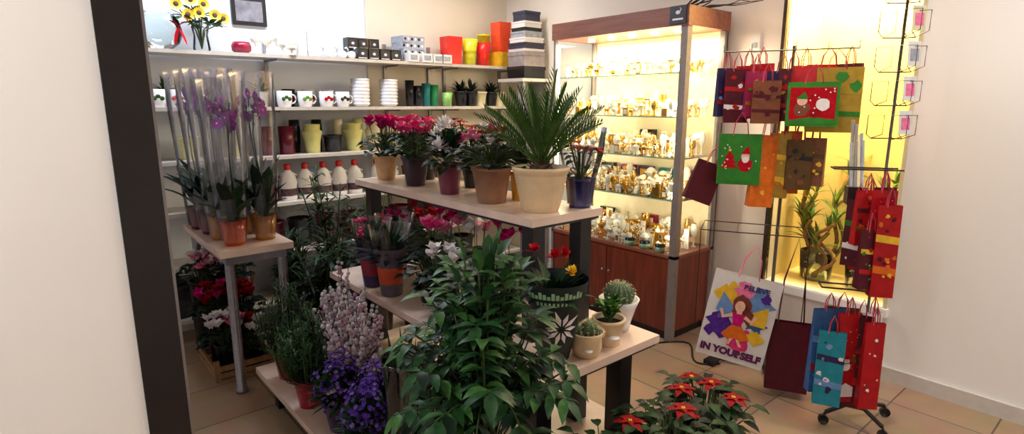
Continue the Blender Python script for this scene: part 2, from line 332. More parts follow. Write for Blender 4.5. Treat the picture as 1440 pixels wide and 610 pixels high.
# ------------------------------------------------------------------ left table
b=MB(); tx0,tx1,ty0,ty1=.64,1.0,3.0,3.86
b.box((tx0,ty0,.745),(tx1,ty1,.78),MARB); b.box((tx0+.03,ty0+.03,.70),(tx1-.03,ty1-.03,.745),STEEL)
for x in (tx0+.05,tx1-.05):
    for y in (ty0+.05,ty1-.05):
        b.lathe([(.001,0),(.032,0),(.032,.02),(.024,.03),(.024,.70)],STEEL,(x,y,0),16)
b.obj('side_table')
AMB=mat('amber_glass',(226,84,20),.15,.1,trans=.3); AMB2=mat('honey_glass',(206,140,60),.15,.1,trans=.3)
def orchid(x,y,z,pm,h=.9,petal=ORC,seed=1,ph=.13,fl=True,nf=12):
    R.seed(seed); b=MB(); b.lathe([(.001,0),(.045,0),(.05,.01),(.062,ph),(.058,ph),(.05,ph-.025)],pm,n=20); b.lathe([(.052,ph-.025),(.001,ph-.02)],SOIL,n=16)
    for i in range(11):
        a=i*2.4; b.leaf((0,0,ph-.02),rdir(52,80,a),R.uniform(.22,.36),.06,G3 if i%2 else G1,1.0,6,.3,'strap')
    for i in range(5): b.tube([(0,0,ph-.02)]+[(.05*math.cos(i*1.3)*k,.05*math.sin(i*1.3)*k,ph-.02+.03*math.sin(k*2)) for k in (.5,1,1.3)],.003,STEM)
    for s in range(2):
        a=R.uniform(0,6.3); tx,ty=.03*math.cos(a),.03*math.sin(a); hh=h*(.80 if s else .86)
        pts=[(0,0,ph)]+[(tx*t+.01*math.sin(t*7),ty*t,ph+(hh-ph)*t) for t in (.25,.5,.75,1)]
        b.tube(pts,.004,G3)
        if fl and s==0:
            for i in range(nf):
                t=i/nf; c=Vector((tx*.5+R.uniform(-.06,.06),ty*.5+R.uniform(-.06,.06),hh-.13*t+.01)); b.tube([(tx,ty,c.z-.005),c],.0015,STEM,4)
                f=rdir(-10,20); u=f.cross(Z).normalized(); w=u.cross(f)
                for k in range(5):
                    g=k*math.tau/5+.3; b.leaf(c,(u*math.cos(g)+w*math.sin(g)+f*.25),.034,.032,petal,0,3,.1,'oval',up=f)
                b.sphere(c+f*.006,.006,PNK,n=5)
        else:
            for i in range(4): b.sphere((tx,ty,hh-.03*i),.009,G2 if i else G1,(.8,.8,1.3),5)
    pr=[(.058,.02),(.068,.12),(.085,h*.4),(.098,h*.75),(.105,h)]
    b.lathe(pr,CELL,n=30,wob=.05,wn=7)
    b.obj('potted_orchid_in_sleeve',(x,y,z))
orchid(.745,3.13,.78,AMB,.84,seed=1,nf=14); orchid(.91,3.17,.78,AMB2,.88,seed=2,nf=11)
orchid(.73,3.32,.78,AMB2,.9,seed=3,fl=False); orchid(.90,3.38,.78,AMB2,.88,seed=4,fl=False)
orchid(.72,3.50,.78,mat('maroon_glaze'),.90,seed=5); orchid(.88,3.57,.78,AMB2,.9,seed=6,fl=False)
orchid(.70,3.68,.78,mat('maroon_glaze'),.9,seed=7); orchid(.86,3.76,.78,AMB2,.92,seed=8,fl=False)
# ------------------------------------------------------------------ central tiered stand
b=MB()
def board(x0,x1,y0,y1,z,t=.03):
    b.box((x0,y0,z-t),(x1,y1,z),MARB); b.box((x0+.01,y0+.01,z-t-.012),(x1-.01,y1-.01,z-t),BLK)
board(1.31,1.68,1.45,2.88,1.10); board(1.13,1.77,1.22,2.86,.62); board(.72,1.77,1.36,2.86,.20)
for y in (1.48,2.76):
    for x in (1.34,1.59): b.box((x,y,.20),(x+.06,y+.06,1.058),BLK)
for y in (1.30,2.72):
    for x in (1.2,1.64): b.box((x,y,0),(x+.07,y+.07,.578),BLK)
for y in (1.42,2.74):
    for x in (.78,): b.box((x,y,0),(x+.06,y+.06,.158),BLK)
b.obj('tiered_plant_stand')
def cyclamen(name,x,y,z,pot,r0,r1,h,petal,nf=14,leafm=G1,nl=45,spread=.11,fh=.14,seed=1,petal2=None,pl=.04,leafs=.055):
    R.seed(seed); b=MB(); addpot(b,r0,r1,h,pot)
    for i in range(nl):
        d=rdir(-12,80); e=Vector((d.x*spread*1.05,d.y*spread*1.05,h+.02+d.z*spread*.75))
        b.tube([(d.x*.02,d.y*.02,h-.02),(d.x*spread*.5,d.y*spread*.5,h+.03+d.z*.04),e],.002,STEM,4)
        b.leaf(e,(d.x,d.y,.1),leafs,leafs*1.05,leafm if R.random()<.7 else G3,.9,4,.2,'heart')
    for i in range(nf):
        a=R.uniform(0,6.3); rr=spread*.85*math.sqrt(R.random()); c=Vector((rr*math.cos(a),rr*math.sin(a),h+fh+R.uniform(-.03,.04)-rr*.3))
        b.tube([(c.x*.3,c.y*.3,h),(c.x*.8,c.y*.8,(h+c.z)*.55),c],.002,STEM,4)
        p_=petal2 if (petal2 and R.random()<.4) else petal
        g0=R.uniform(0,6)
        for k in range(6):
            g=g0+k*math.tau/6; b.leaf(c,(math.cos(g)*.75,math.sin(g)*.75,.8),pl,pl*.75,p_,-.8 if k%2 else .5,4,.15,'oval')
        b.sphere(c,.005,p_,n=5)
    return b.obj(name,(x,y,z))
def poinsettia(name,x,y,z,pot,r0,r1,h,nb=6,spread=.15,fh=.2,seed=1,bl=.07,red=RED,sleeve=False,greens=50,gm=G1):
    R.seed(seed); b=MB(); addpot(b,r0,r1,h,pot)
    for i in range(greens):
        d=rdir(0,70); e=Vector((d.x*spread*R.uniform(.3,1),d.y*spread*R.uniform(.3,1),h+fh*R.uniform(.1,.95)))
        b.tube([(0,0,h-.02),e],.002,STEM,4); b.leaf(e,(d.x,d.y,.15),bl*1.15,bl*.6,gm if R.random()<.6 else G3,1.0,4,.2,'pt')
    for i in range(nb):
        a=i*2.4; rr=spread*.9*math.sqrt((i+.4)/nb); c=Vector((rr*math.cos(a),rr*math.sin(a),h+fh+R.uniform(-.02,.03)-rr*.25))
        b.tube([(0,0,h-.02),(c.x*.6,c.y*.6,h+fh*.5),c],.0035,STEM,5)
        for k in range(11):
            g=k*math.tau/11*2.0; L=bl*(1 if k<6 else .65); b.leaf(c,(math.cos(g),math.sin(g),.15 if k<6 else .5),L,L*.48,red,.8,4,.15,'pt')
        for k in range(4): b.sphere(c+Vector((.005*math.cos(k*1.6),.005*math.sin(k*1.6),.006)),.004,YEL,n=4)
    if sleeve: b.lathe([(r0*1.1,.01),(r1*1.15,h),(spread*1.0,h+fh*.7),(spread*1.2,h+fh*1.5)],CELL,n=24,wob=.07,wn=6)
    return b.obj(name,(x,y,z))
TZ=1.10
cyclamen('potted_cyclamen',1.43,2.75,TZ,mat('beige_ceramic',(206,166,124),.5),.045,.062,.13,MAG,18,seed=11,spread=.11,fh=.17,petal2=ROSE,pl=.05,nl=60)
cyclamen('potted_cyclamen',1.44,2.46,TZ,mat('aubergine_ceramic',(46,22,46),.4),.045,.068,.145,ROSE,16,seed=12,spread=.12,fh=.15,petal2=PNK,pl=.048,nl=65)
R.seed(13); b=MB(); addpot(b,.042,.056,.125,mat('mauve_ceramic',(122,50,74),.4))
for i in range(90):
    d=rdir(-10,80); b.leaf((d.x*.05,d.y*.05,.14+d.z*.08),d,.08,.05,G1 if i%2 else G3,.8,4,.2,'pt')
for (dx,dy,h,m_) in ((-.03,-.02,.30,WHT),(.04,-.05,.24,PNK),(-.02,.06,.25,WHT),(.07,.02,.22,PNK),(-.07,-.03,.21,WHT)):
    c=Vector((dx,dy,h)); b.tube([(0,0,.12),c],.003,STEM,5); s=1 if m_ is WHT else .65
    for i in range(60): b.leaf(c,rdir(-25,85),.06*s*R.uniform(.7,1),.015*s,m_,-.4,3,.2,'strap')
b.obj('potted_chrysanthemum',(1.42,2.13,TZ))
cyclamen('potted_cyclamen',1.426,1.83,TZ,mat('taupe_ceramic',(150,110,88),.45),.058,.082,.145,PNK,14,seed=14,spread=.135,fh=.13,petal2=WHT,nl=110,leafm=G3,pl=.034)
cyclamen('potted_kalanchoe',1.58,2.03,TZ,mat('yellow_ceramic',(216,160,30),.4),.04,.055,.11,RED,10,seed=15,spread=.09,fh=.15)
b=MB(); addpot(b,.045,.056,.12,mat('yellow_ceramic'))
for i in range(30): b.leaf((0,0,.11),rdir(20,80),.12,.03,G1,.8,4)
b.obj('potted_foliage_plant',(1.57,1.80,TZ))
for i,(yy,c_) in enumerate(((2.22,RED),(2.42,DRED),(2.62,RED),(2.80,MAG))):
    poinsettia('potted_poinsettia',1.61,yy,TZ,BLKC,.035,.048,.1,5,.09,.21,seed=20+i,bl=.05,red=c_,greens=45)
# sago palm
R.seed(16); b=MB(); RP=mat('ribbed_cream_pot',(226,200,162),.55,.06)
pr=[(.001,0),(.068,0)]
for i in range(12):
    rr=.068+.03*(i/11)**.8; pr+=[(rr,.004+.012*i),(rr+.004,.010+.012*i)]
pr+=[(.106,.150),(.110,.158),(.110,.166),(.103,.168),(.098,.15),(.001,.148)]
b.lathe(pr,[RP]*(len(pr)-2)+[SOIL],n=36)
for i in range(60):
    d=rdir(20,88); b.leaf(Vector((d.x*.035,d.y*.035,.15+d.z*.035)),d,.03,.018,BARK,-.3,2,.3,'pt')
b.lathe([(.04,.148),(.042,.165),(.03,.18),(.001,.19)],BARK,n=16,wob=.12,wn=9)
for i in range(38):
    a=i*2.399; el=math.radians(86-48*((i/38)**.8)); d=Vector((math.cos(a)*math.cos(el),math.sin(a)*math.cos(el),math.sin(el)))
    L=R.uniform(.24,.33); p=Vector((0,0,.175))+Vector((d.x,d.y,0))*.02; pts=[p.copy()]; n=20; dd=d.copy()
    for k in range(n):
        p=p+dd*(L/n); dd=(dd+Vector((0,0,-.45/n))).normalized(); pts.append(p.copy())
        if k>3:
            sd=dd.cross(Z).normalized(); nr=sd.cross(dd); l=.06*math.sin(math.pi*min(1,(k-1)/n*.85+.12))+.015
            for s in (-1,1): b.leaf(p,sd*s*.55+dd*.9+nr*.3,l,.008,PALM if i%3 else G2,.1,2,.2,'lance')
    b.tube(pts,[.0035*(1-.7*k/n) for k in range(n+1)],PALM,5)
b.obj('potted_sago_palm',(1.455,1.565,TZ))
poinsettia('potted_poinsettia',1.625,1.52,TZ,mat('cobalt_ceramic',(34,38,110),.35),.042,.05,.115,4,.08,.13,seed=31,bl=.062,sleeve=True,greens=25)
# second tier
T2=.62
def sleevedpot(x,y,m1,m2,seed,petal=None):
    R.seed(seed); b=MB(); addpot(b,.045,.055,.1,BLKC)
    b.lathe([(.05,.003),(.056,.06)],m1,n=20); b.lathe([(.056,.06),(.064,.14)],m2,n=20); b.lathe([(.064,.14),(.075,.19),(.082,.23)],m1,n=20,wob=.05,wn=8)
    b.lathe([(.082,.23),(.10,.33)],CELL,n=20,wob=.06)
    for i in range(90): b.leaf((0,0,.14),rdir(30,85),R.uniform(.1,.22),.045,G3 if i%2 else G1,.9,4,.2,'heart')
    if petal:
        for i in range(6):
            c=Vector((R.uniform(-.05,.05),R.uniform(-.05,.05),.3+R.uniform(0,.04)))
            for k in range(5): b.leaf(c,rdir(20,70,k*1.26),.035,.026,petal,-.5,3)
    b.obj('sleeved_pot_plant',(x,y,T2))
PUC=mat('purple_sleeve_print',(64,44,90),.4,.3,12); ORS=mat('orange_sleeve_print',(206,80,40),.4,.2,12); GRS=mat('grey_sleeve_print',(100,90,104),.4,.3,15); RDS=mat('red_sleeve_print',(150,32,54),.4,.2,12)
sleevedpot(1.21,2.50,PUC,RDS,41,); sleevedpot(1.21,2.32,GRS,ORS,42); sleevedpot(1.36,2.55,PUC,GRS,43,MAG)
cyclamen('potted_cyclamen',1.30,2.12,T2,BLKC,.045,.06,.12,ROSE,4,seed=44,spread=.11,fh=.22,leafm=G3,petal2=PNK,pl=.06,nl=70)
cyclamen('potted_cyclamen',1.24,1.92,T2,BLKC,.045,.06,.11,WHT,6,seed=45,spread=.09,fh=.16,leafm=G3,pl=.05,nl=60)
cyclamen('potted_cyclamen',1.48,2.02,T2,BLKC,.045,.06,.12,WHT,7,seed=46,spread=.11,fh=.22,leafm=G3,pl=.06,petal2=PNK,nl=70)
cyclamen('potted_cyclamen',1.50,1.78,T2,BLKC,.045,.06,.12,MAG,6,seed=47,spread=.11,fh=.24,leafm=G3,pl=.055,nl=70)
cyclamen('potted_cyclamen',1.5,2.32,T2,BLKC,.045,.06,.12,MAG,6,seed=48,spread=.11,fh=.2,leafm=G3,pl=.05,nl=70)
cyclamen('potted_cyclamen',1.6,2.6,T2,BLKC,.045,.06,.12,RED,6,seed=49,spread=.11,fh=.2,leafm=G3,pl=.05,nl=70)
# wrapped planter with star pattern
R.seed(50); b=MB(); DG=mat('dark_green_wrap',(24,38,38),.45,.2,10); LG=mat('pale_green_print',(150,190,150),.5)
pr=[(.055,0),(.075,.08),(.10,.2),(.118,.29)]
def rw(zz):
    for (r0,z0),(r1,z1) in zip(pr,pr[1:]):
        if zz<=z1: return r0+(r1-r0)*(zz-z0)/(z1-z0)
    return pr[-1][0]
b.lathe([(.001,0)]+pr,DG,n=36); b.lathe([(.1,.2),(.001,.21)],SOIL,n=20)
ca=math.atan2(-1.55,-1.41)
def onw(a,zz,off=.0015):
    r=rw(zz)+off; return Vector((r*math.cos(ca+a),r*math.sin(ca+a),zz))
for i in range(14):
    a=-.9+.13*i; hh=.27-.006*(i%3); b.poly([onw(a,.245,.003),onw(a+.1,.245,.003),onw(a+.1,hh,.003),onw(a,hh,.003)],LG)
for i in range(9):
    a=-.6+.13*i; b.poly([onw(a,.222,.003),onw(a+.07,.222,.003),onw(a+.07,.234,.003),onw(a,.234,.003)],LG)
for k in range(10):
    g=k*math.tau/10; L_=.075 if k%2 else .06; tip=(L_*math.cos(g),L_*math.sin(g))
    mids=[(.036*math.cos(g+s*.24),.036*math.sin(g+s*.24)) for s in (-1,1)]; i0=(.012*math.cos(g),.012*math.sin(g)); a0=.25
    b.poly([onw(a0+p_[0]/.09,.135+p_[1],.004) for p_ in (i0,mids[0],tip,mids[1])],WHT)
for i in range(50): b.leaf((0,0,.2),rdir(20,80),R.uniform(.1,.19),.05,G3 if i%2 else G1,.8,4,.2,'heart')
for (dx,dy,h,m_) in ((.0,.0,.36,RED),(-.05,.05,.38,RED),(.03,-.06,.31,YEL),(.05,0,.36,RED)):
    for k in range(14): b.leaf((dx,dy,h),rdir(0,80),.035,.02,m_,-.2,3)
b.obj('gift_wrapped_planter',(1.325,1.35,T2))
def cactus_ball(b,c,r,m,ribs=14,h=.9):
    k=len(b.v); nz=10; nn=ribs*4
    for j in range(nz+1):
        ph=math.pi*j/nz
        for i in range(nn):
            a=math.tau*i/nn; rr=r*max(.01,math.sin(ph))*(1+.09*math.cos(ribs*a)); b.v.append((c[0]+rr*math.cos(a),c[1]+rr*math.sin(a),c[2]-r*h*math.cos(ph)))
    for j in range(nz):
        for i in range(nn):
            i2=(i+1)%nn; b.face([k+j*nn+i,k+j*nn+i2,k+(j+1)*nn+i2,k+(j+1)*nn+i],m)
    for j in range(2,nz):
        ph=math.pi*j/nz
        for i in range(ribs):
            a=math.tau*i/ribs; p=Vector((c[0]+r*1.09*math.sin(ph)*math.cos(a),c[1]+r*1.09*math.sin(ph)*math.sin(a),c[2]-r*h*math.cos(ph)))
            for q_ in range(3): b.needle(p,(p-Vector(c)).normalized()+rdir(-60,60)*.7,.012,.0016,CRM)
CG=mat('cactus_green',(76,98,64),.6,.2,60)
R.seed(51); b=MB(); b.lathe([(.001,0),(.045,0),(.055,.03),(.053,.07),(.062,.09),(.055,.09),(.045,.075),(.001,.075)],[RP]*6+[SOIL],n=26)
for (dx,dy,r) in ((0,-.01,.03),(.034,.02,.022),(-.032,.018,.024),(.02,-.036,.016)): cactus_ball(b,(dx,dy,.078+r*.7),r,CG,10)
b.lathe([(.001,-.003),(.02,-.002),(.02,.003),(.001,.004)],WPL,(-.036,-.036,.035),12)
b.obj('cactus_bowl',(1.425,1.285,T2))
b=MB(); addpot(b,.045,.06,.1,RP)
for i in range(8):
    d=rdir(40,85,i*1.05); e=Vector((0,0,.08))+d*R.uniform(.04,.09); b.tube([(0,0,.08),e],.005,STEM,6)
    for k in range(9): b.leaf(e+rdir(-30,30)*.008,rdir(-5,70),.04,.024,G2 if k%3 else G4,.1,3,.4,'oval')
b.lathe([(.001,0),(.024,.0),(.024,.004),(.001,.005)],WPL,(-.034,-.052,.045),14)
b.obj('potted_succulent',(1.56,1.30,T2))
b=MB(); b.lathe([(.001,0),(.042,0),(.05,.04),(.068,.1),(.08,.13),(.074,.13),(.06,.1),(.001,.1)],[WPL]*6+[SOIL],n=28)
cactus_ball(b,(0,0,.145),.056,CG,16)
b.obj('potted_ball_cactus',(1.69,1.36,T2))
# bottom tier
T1=.20
RPT=mat('red_plastic_pot',(166,24,42),.4)
def conifer(name,x,y,z,pot,seed,H_=.36,rad=.11,m1=G1,m2=G2,ns=46):
    R.seed(seed); b=MB(); addpot(b,.048,.066,.13,pot)
    for i in range(ns):
        a=R.uniform(0,6.3); rr=rad*math.sqrt(R.random()); hh=.12+H_*R.uniform(.5,1)*(1-.45*rr/rad); pts=[(rr*.3*math.cos(a),rr*.3*math.sin(a),.1),(rr*.8*math.cos(a),rr*.8*math.sin(a),hh*.55),(rr*math.cos(a),rr*math.sin(a),hh)]
        b.tube(pts,.002,STEM,4)
        for k in range(40):
            t=k/40; p=Vector(pts[0])*(1-t)+Vector(pts[2])*t; b.needle(p,rdir(10,70),R.uniform(.024,.04),.006,m1 if k%2 else m2)
    b.obj(name,(x,y,z))
conifer('potted_conifer',.80,2.33,T1,RPT,61,.40,.15,G2,G1,90)
conifer('potted_rosemary',.82,2.66,T1,RPT,62,.42,.14,G1,G3,80)
def silver(x,y,seed,H_=.42,rad=.13):
    R.seed(seed); b=MB(); addpot(b,.05,.065,.12,RPT)
    for i in range(70):
        a=R.uniform(0,6.3); rr=rad*math.sqrt(R.random()); hh=.12+H_*R.uniform(.5,1)*(1-.4*rr/rad)
        p0=Vector((rr*.2*math.cos(a),rr*.2*math.sin(a),.1)); p1=Vector((rr*math.cos(a),rr*math.sin(a),hh)); b.tube([p0,p1],.002,STEM,4)
        m_=SILV if R.random()<.8 else SILP
        for k in range(14):
            t=.3+.7*k/14; p=p0*(1-t)+p1*t; b.sphere(p+rdir(-20,20)*.006,R.uniform(.007,.012),m_ if k%5 else SILP,n=4)
    for i in range(60):
        d=rdir(10,80); b.leaf((0,0,.12),d,R.uniform(.12,.3),.014,G3,.4,4)
    b.obj('silver_heather_plant',(x,y,T1))
silver(.95,2.17,63,.50,.14); silver(1.0,2.42,64,.54,.14)
def mound(name,x,y,z,pm,seed,m_,m2,r=.12,h=.12,n=260,lm=G1,s=.011,up_=1.5):
    R.seed(seed); b=MB(); addpot(b,.05,.07,h,pm)
    for i in range(260): d=rdir(0,85); b.leaf((d.x*r*.5,d.y*r*.5,h+d.z*r*.6),d,.08,.012,lm if i%3 else G2,.5,3)
    for i in range(n):
        d=rdir(-5,88); q_=R.uniform(.55,1.1); c=Vector((d.x*r*q_,d.y*r*q_,h+.02+d.z*r*q_*up_))
        u=d.cross(Z).normalized(); w=u.cross(d); mm=m_ if R.random()<.65 else m2
        for k in range(5): g=k*math.tau/5; b.leaf(c,u*math.cos(g)+w*math.sin(g)+d*.5,s,s*.8,mm,0,2,.1,'oval',up=d)
    b.obj(name,(x,y,z))
mound('potted_campanula',.83,2.07,T1,PUC,65,PUR,LAV,.12); mound('potted_campanula',.92,1.92,T1,PUC,66,LAV,PUR,.115)
mound('potted_campanula',.82,1.80,T1,PUC,67,PUR,LAV,.11)
R.seed(68); b=MB(); b.lathe([(.001,.004),(.075,0),(.08,.01),(.082,.46),(.088,.48),(.084,.48),(.077,.46),(.074,.02),(.001,.02)],film('smoky_glass',(170,185,180),.05,.05,1.45,1),n=32)
for i in range(26): b.leaf((R.uniform(-.03,.03),R.uniform(-.03,.03),.03),rdir(78,89),R.uniform(.3,.55),.035,G1 if i%2 else G3,.25,6,.2,'lance')
b.obj('glass_cylinder_vase_with_greens',(.86,1.56,T1))
# large schefflera
R.seed(70); b=MB(); addpot(b,.11,.15,.28,BLKC)
for k in range(4): 
    a=k*1.6; b.tube([(.02*math.cos(a),.02*math.sin(a),.26),(.03*math.cos(a),.03*math.sin(a),.45),(.015*math.cos(a+1),.015*math.sin(a+1),.76)],[.012,.01,.008],STEM,8)
F1=mat('schefflera_leaf',(34,72,38),.42,.35,40,spec=.3); F2=mat('schefflera_leaf_dark',(18,42,28),.42,.3,40,spec=.3); F3=mat('schefflera_leaf_light',(56,98,46),.42,.35,40,spec=.3)
for i in range(112):
    d=rdir(-45,86); s=R.uniform(.72,1.08); hs=(1-.25*max(0,d.z)); e=Vector((d.x*.235*s*hs,d.y*.235*s*hs,.79+d.z*(.31 if d.z>0 else .28)*s)); s0=Vector((d.x*.02,d.y*.02,R.uniform(.5,.74)))
    md=(s0+e)/2+Vector((0,0,.07)); pts=[s0*(1-t)**2+md*2*t*(1-t)+e*t*t for t in [j/6 for j in range(7)]]
    b.tube(pts,.0028,STEM,4)
    for j in range(2,7):
        dr=(pts[j]-pts[j-1]).normalized(); sd=dr.cross(Z)
        sd=sd.normalized() if sd.length>.05 else Vector((1,0,0))
        for s_ in (-1,1):
            b.leaf(pts[j],sd*s_+dr*.6+Vector((0,0,R.uniform(-.5,.1))),R.uniform(.055,.082),R.uniform(.024,.033),R.choice([F1,F2,F1,F3]),1.1,4,.2,'pt')
    b.leaf(e,(e-md)+Vector((0,0,-.08)),.08,.033,R.choice([F1,F3]),1.1,4,.2,'pt')
b.obj('potted_schefflera',(.87,1.15,0))
# poinsettias in front on the floor
for i,(x,y,n) in enumerate(((1.26,1.02,0),(1.54,1.0,2),(1.83,1.05,5))):
    poinsettia('potted_poinsettia',x,y,0,BLKC,.07,.09,.19,n,.18,.27,seed=80+i,bl=.062,red=DRED,greens=260,gm=G1)
def bamboo(name,x,y,seed,H_=1.1,rad=.18,m1=G3,m2=G1,ns=12,L=.12,W=.02):
    R.seed(seed); b=MB(); addpot(b,.08,.1,.2,BLKC)
    for i in range(ns):
        a=R.uniform(0,6.3); rr=R.uniform(.3,1)*rad; hh=H_*R.uniform(.6,1); pts=[Vector((rr*t**1.5*math.cos(a),rr*t**1.5*math.sin(a),.18+(hh-.18)*t)) for t in (0,.25,.5,.75,1)]
        b.tube(pts,.004,STEM,5)
        for k in range(26):
            t=.25+.75*k/26; j=min(3,int(t*4)); p=pts[j].lerp(pts[j+1],t*4-j); b.leaf(p,rdir(-5,50),L*R.uniform(.7,1.1),W,m1 if k%2 else m2,.9,3,.2,'lance')
    b.obj(name,(x,y,0))
bamboo('potted_bamboo_palm',1.30,3.24,90,1.15,.17,ns=15,W=.026); bamboo('potted_areca_palm',1.14,3.03,91,.78,.13,G1,G3,22,.13,.018)
bamboo('potted_bamboo_palm',1.62,3.3,92,1.05,.16,ns=15,W=.026)
bamboo('potted_areca_palm',1.14,3.47,93,.8,.12,G3,G1,18,.13,.016)
bamboo('potted_bamboo_palm',1.9,3.3,96,.95,.16,ns=14,W=.026)
cyclamen('potted_cyclamen',1.44,3.0,.0,BLKC,.08,.1,.6,MAG,8,seed=94,spread=.12,fh=.2,leafm=G3)
R.seed(95); b=MB(); CW=wood_mat('crate_pine',(130,94,60),(170,130,88),.7)
for zz in (.02,.06): 
    for y in (-.19,.19): b.box((-.15,y-.006,zz),(.15,y+.006,zz+.03),CW)
    for x in (-.15,.15): b.box((x-.006,-.19,zz),(x+.006,.19,zz+.03),CW)
b.box((-.15,-.19,0),(.15,.19,.012),CW)
for x in (-.14,.14):
    for y in (-.18,.18): b.box((x-.012,y-.012,0),(x+.012,y+.012,.12),CW)
b.obj('wooden_crate',(.76,3.42,0))
k=0
for x,y,p1,p2,hh in ((.69,3.31,WHT,PNK,.18),(.83,3.31,WHT,DRED,.14),(.69,3.47,DRED,MAG,.30),(.83,3.48,DRED,RED,.28)):
    k+=1; cyclamen('potted_cyclamen',x,y,.012,BLKC,.045,.058,hh,p1,16,seed=95+k,spread=.1,fh=.14,petal2=p2,pl=.048,nl=60,leafm=G3)
for x,y in ((.68,3.72),(.84,3.74)):
    k+=1; cyclamen('potted_cyclamen',x,y,0,BLKC,.06,.075,.46,WHT,16,seed=95+k,spread=.11,fh=.13,petal2=PNK,pl=.048,nl=55,leafm=G3)
# ------------------------------------------------------------------ display cabinet
cx0,cx1,cy0,cy1=2.96,3.40,1.96,3.06
CH=wood_mat('cherry_wood',(100,40,28),(134,60,40),.35); CHD=wood_mat('cherry_wood_header',(122,68,50),(152,92,70),.4,'Y')
CB=mat('cabinet_cream_back',(252,238,200),.4,.03)
b=MB()
b.box((cx0+.01,cy0+.01,.06),(cx1,cy1-.01,.55),CH); b.box((cx0+.03,cy0+.03,0),(cx1-.02,cy1-.03,.06),BLK)
b.box((cx0,cy0,.545),(cx1,cy1,.565),CHD)
b.box((cx0+.004,cy0+.046,.08),(cx0+.011,(cy0+cy1)/2-.004,.53),CH); b.box((cx0+.004,(cy0+cy1)/2+.004,.08),(cx0+.011,cy1-.036,.53),CH)
for s in (-.03,.03): b.sphere((cx0-.004,(cy0+cy1)/2+s,.36),.01,STEEL)
b.box((cx0-.01,cy0-.01,1.94),(cx1,cy1+.01,2.05),CHD); b.box((cx1-.01,cy0,.565),(cx1,cy1,1.94),CB)
for (x,y,w_) in ((cx0,cy0,.045),(cx1-.035,cy0,.035),(cx0,cy1-.02,.02),(cx1-.035,cy1-.035,.035)): b.box((x,y,.0),(x+w_,y+w_,1.945),POST)
for zz in (.91,1.17,1.42,1.68): 
    b.box((cx0+.02,cy0+.02,zz-.006),(cx1-.012,cy1-.02,zz),CGL)
    b.box((cx0+.017,cy0+.03,zz-.0065),(cx0+.02,cy1-.03,zz+.0005),mat('glass_edge_green',(150,190,160),.2))
b.box((cx0+.012,cy0+.046,.57),(cx0+.016,cy1-.022,1.94),CGL); b.box((cx0+.046,cy0+.012,.57),(cx1-.036,cy0+.016,1.94),CGL); b.box((cx0+.022,cy1-.016,.57),(cx1-.036,cy1-.012,1.94),CGL)
LEDM=mat('led_strip_warm',(255,232,190),.5,0,emit=25)
for y in (2.15,2.33,2.51,2.69,2.87): b.lathe([(.026,-.008),(.022,-.012),(.001,-.012)],LEDM,(3.15,y,1.94),12)
b.box((cx0+.022,cy1-.035,.7),(cx0+.03,cy1-.024,1.9),LEDM)
b.obj('display_cabinet')
b=MB(); SG=mat('sign_navy',(40,42,60),.4); b.box((-.004,-.055,-.05),(.004,.055,.05),SG)
b.sphere((-.005,0,.012),.014,WPL,(.15,1.2,.8),8); b.tube([(-.006,-.012,.015),(-.006,-.022,.03),(-.006,-.014,.036)],.003,WPL,5); b.box((-.0055,-.035,-.03),(-.004,.035,-.02),WPL)
b.obj('cabinet_sign',(cx0-.0145,2.02,2.0))
def figurines(z,seed,rows=3,big=.8):
    R.seed(seed); b=MB()
    for rI in range(rows):
        x=cx0+.06+rI*.095; y=cy0+.08
        while y<cy1-.07:
            t=R.randint(0,5); h=R.uniform(.05,.11)*big+.02*rI; g=GOLD if R.random()<.5 else CRYS; c=CRYS if R.random()<.75 else GOLD
            o=(x+R.uniform(-.02,.02),y,z)
            if t==0:
                b.lathe([(.001,0),(.018,0),(.018,.004),(.004,.008),(.004,h*.5)],g,o,10); b.sphere((o[0],o[1],z+h*.7),h*.22,c)
                b.lathe([(h*.26,h*.66),(h*.3,h*.7),(h*.26,h*.74)],g,o,12)
            elif t==1:
                b.tube([o,(o[0],o[1],z+h)],.003,GOLD,5)
                for k in range(12): b.leaf((o[0],o[1],z+h*(.35+.05*k)),rdir(10,60),.03,.014,c,.2,2)
                b.lathe([(.001,0),(.015,0),(.012,.006),(.001,.006)],g,o,8)
            elif t==2:
                b.sphere((o[0],o[1],z+h*.3),h*.24,c,(.7,1.3,.9)); b.sphere((o[0],o[1]-h*.3,z+h*.6),h*.13,g); b.tube([(o[0],o[1]-h*.2,z+h*.35),(o[0],o[1]-h*.3,z+h*.6)],h*.06,g,5)
                for s in (-1,1): b.leaf((o[0],o[1],z+h*.4),(s,.5,.8),h*.6,h*.3,g,.2,3)
            elif t==3:
                b.box((o[0]-.004,y-.018,z),(o[0]+.004,y+.018,z+h*.9),g); b.box((o[0]-.006,y-.012,z+.01),(o[0]-.004,y+.012,z+h*.9-.01),c)
            elif t==4:
                b.lathe([(.001,0),(.02,0),(.006,.01),(.005,h*.4),(.02,h*.55),(.024,h*.8),(.018,h)],c,o,12); b.sphere((o[0],o[1],z+h),.009,g)
            else:
                for s in (-1,1):
                    for q_ in (-1,1): b.tube([(o[0]+s*.006,y+q_*.014,z),(o[0]+s*.006,y+q_*.014,z+h*.4)],.003,g,5)
                b.sphere((o[0],y,z+h*.5),h*.2,g,(.7,1.4,.8)); b.sphere((o[0],y-.025,z+h*.75),h*.13,c); b.tube([(o[0],y-.015,z+h*.5),(o[0],y-.025,z+h*.75)],.005,g,5)
            y+=R.uniform(.032,.055)
    b.obj('crystal_figurine_collection')
for i,zz in enumerate((.565,.91,1.17,1.42,1.68)): figurines(zz,100+i,4,[1.2,1.0,1.0,.95,.95][i])
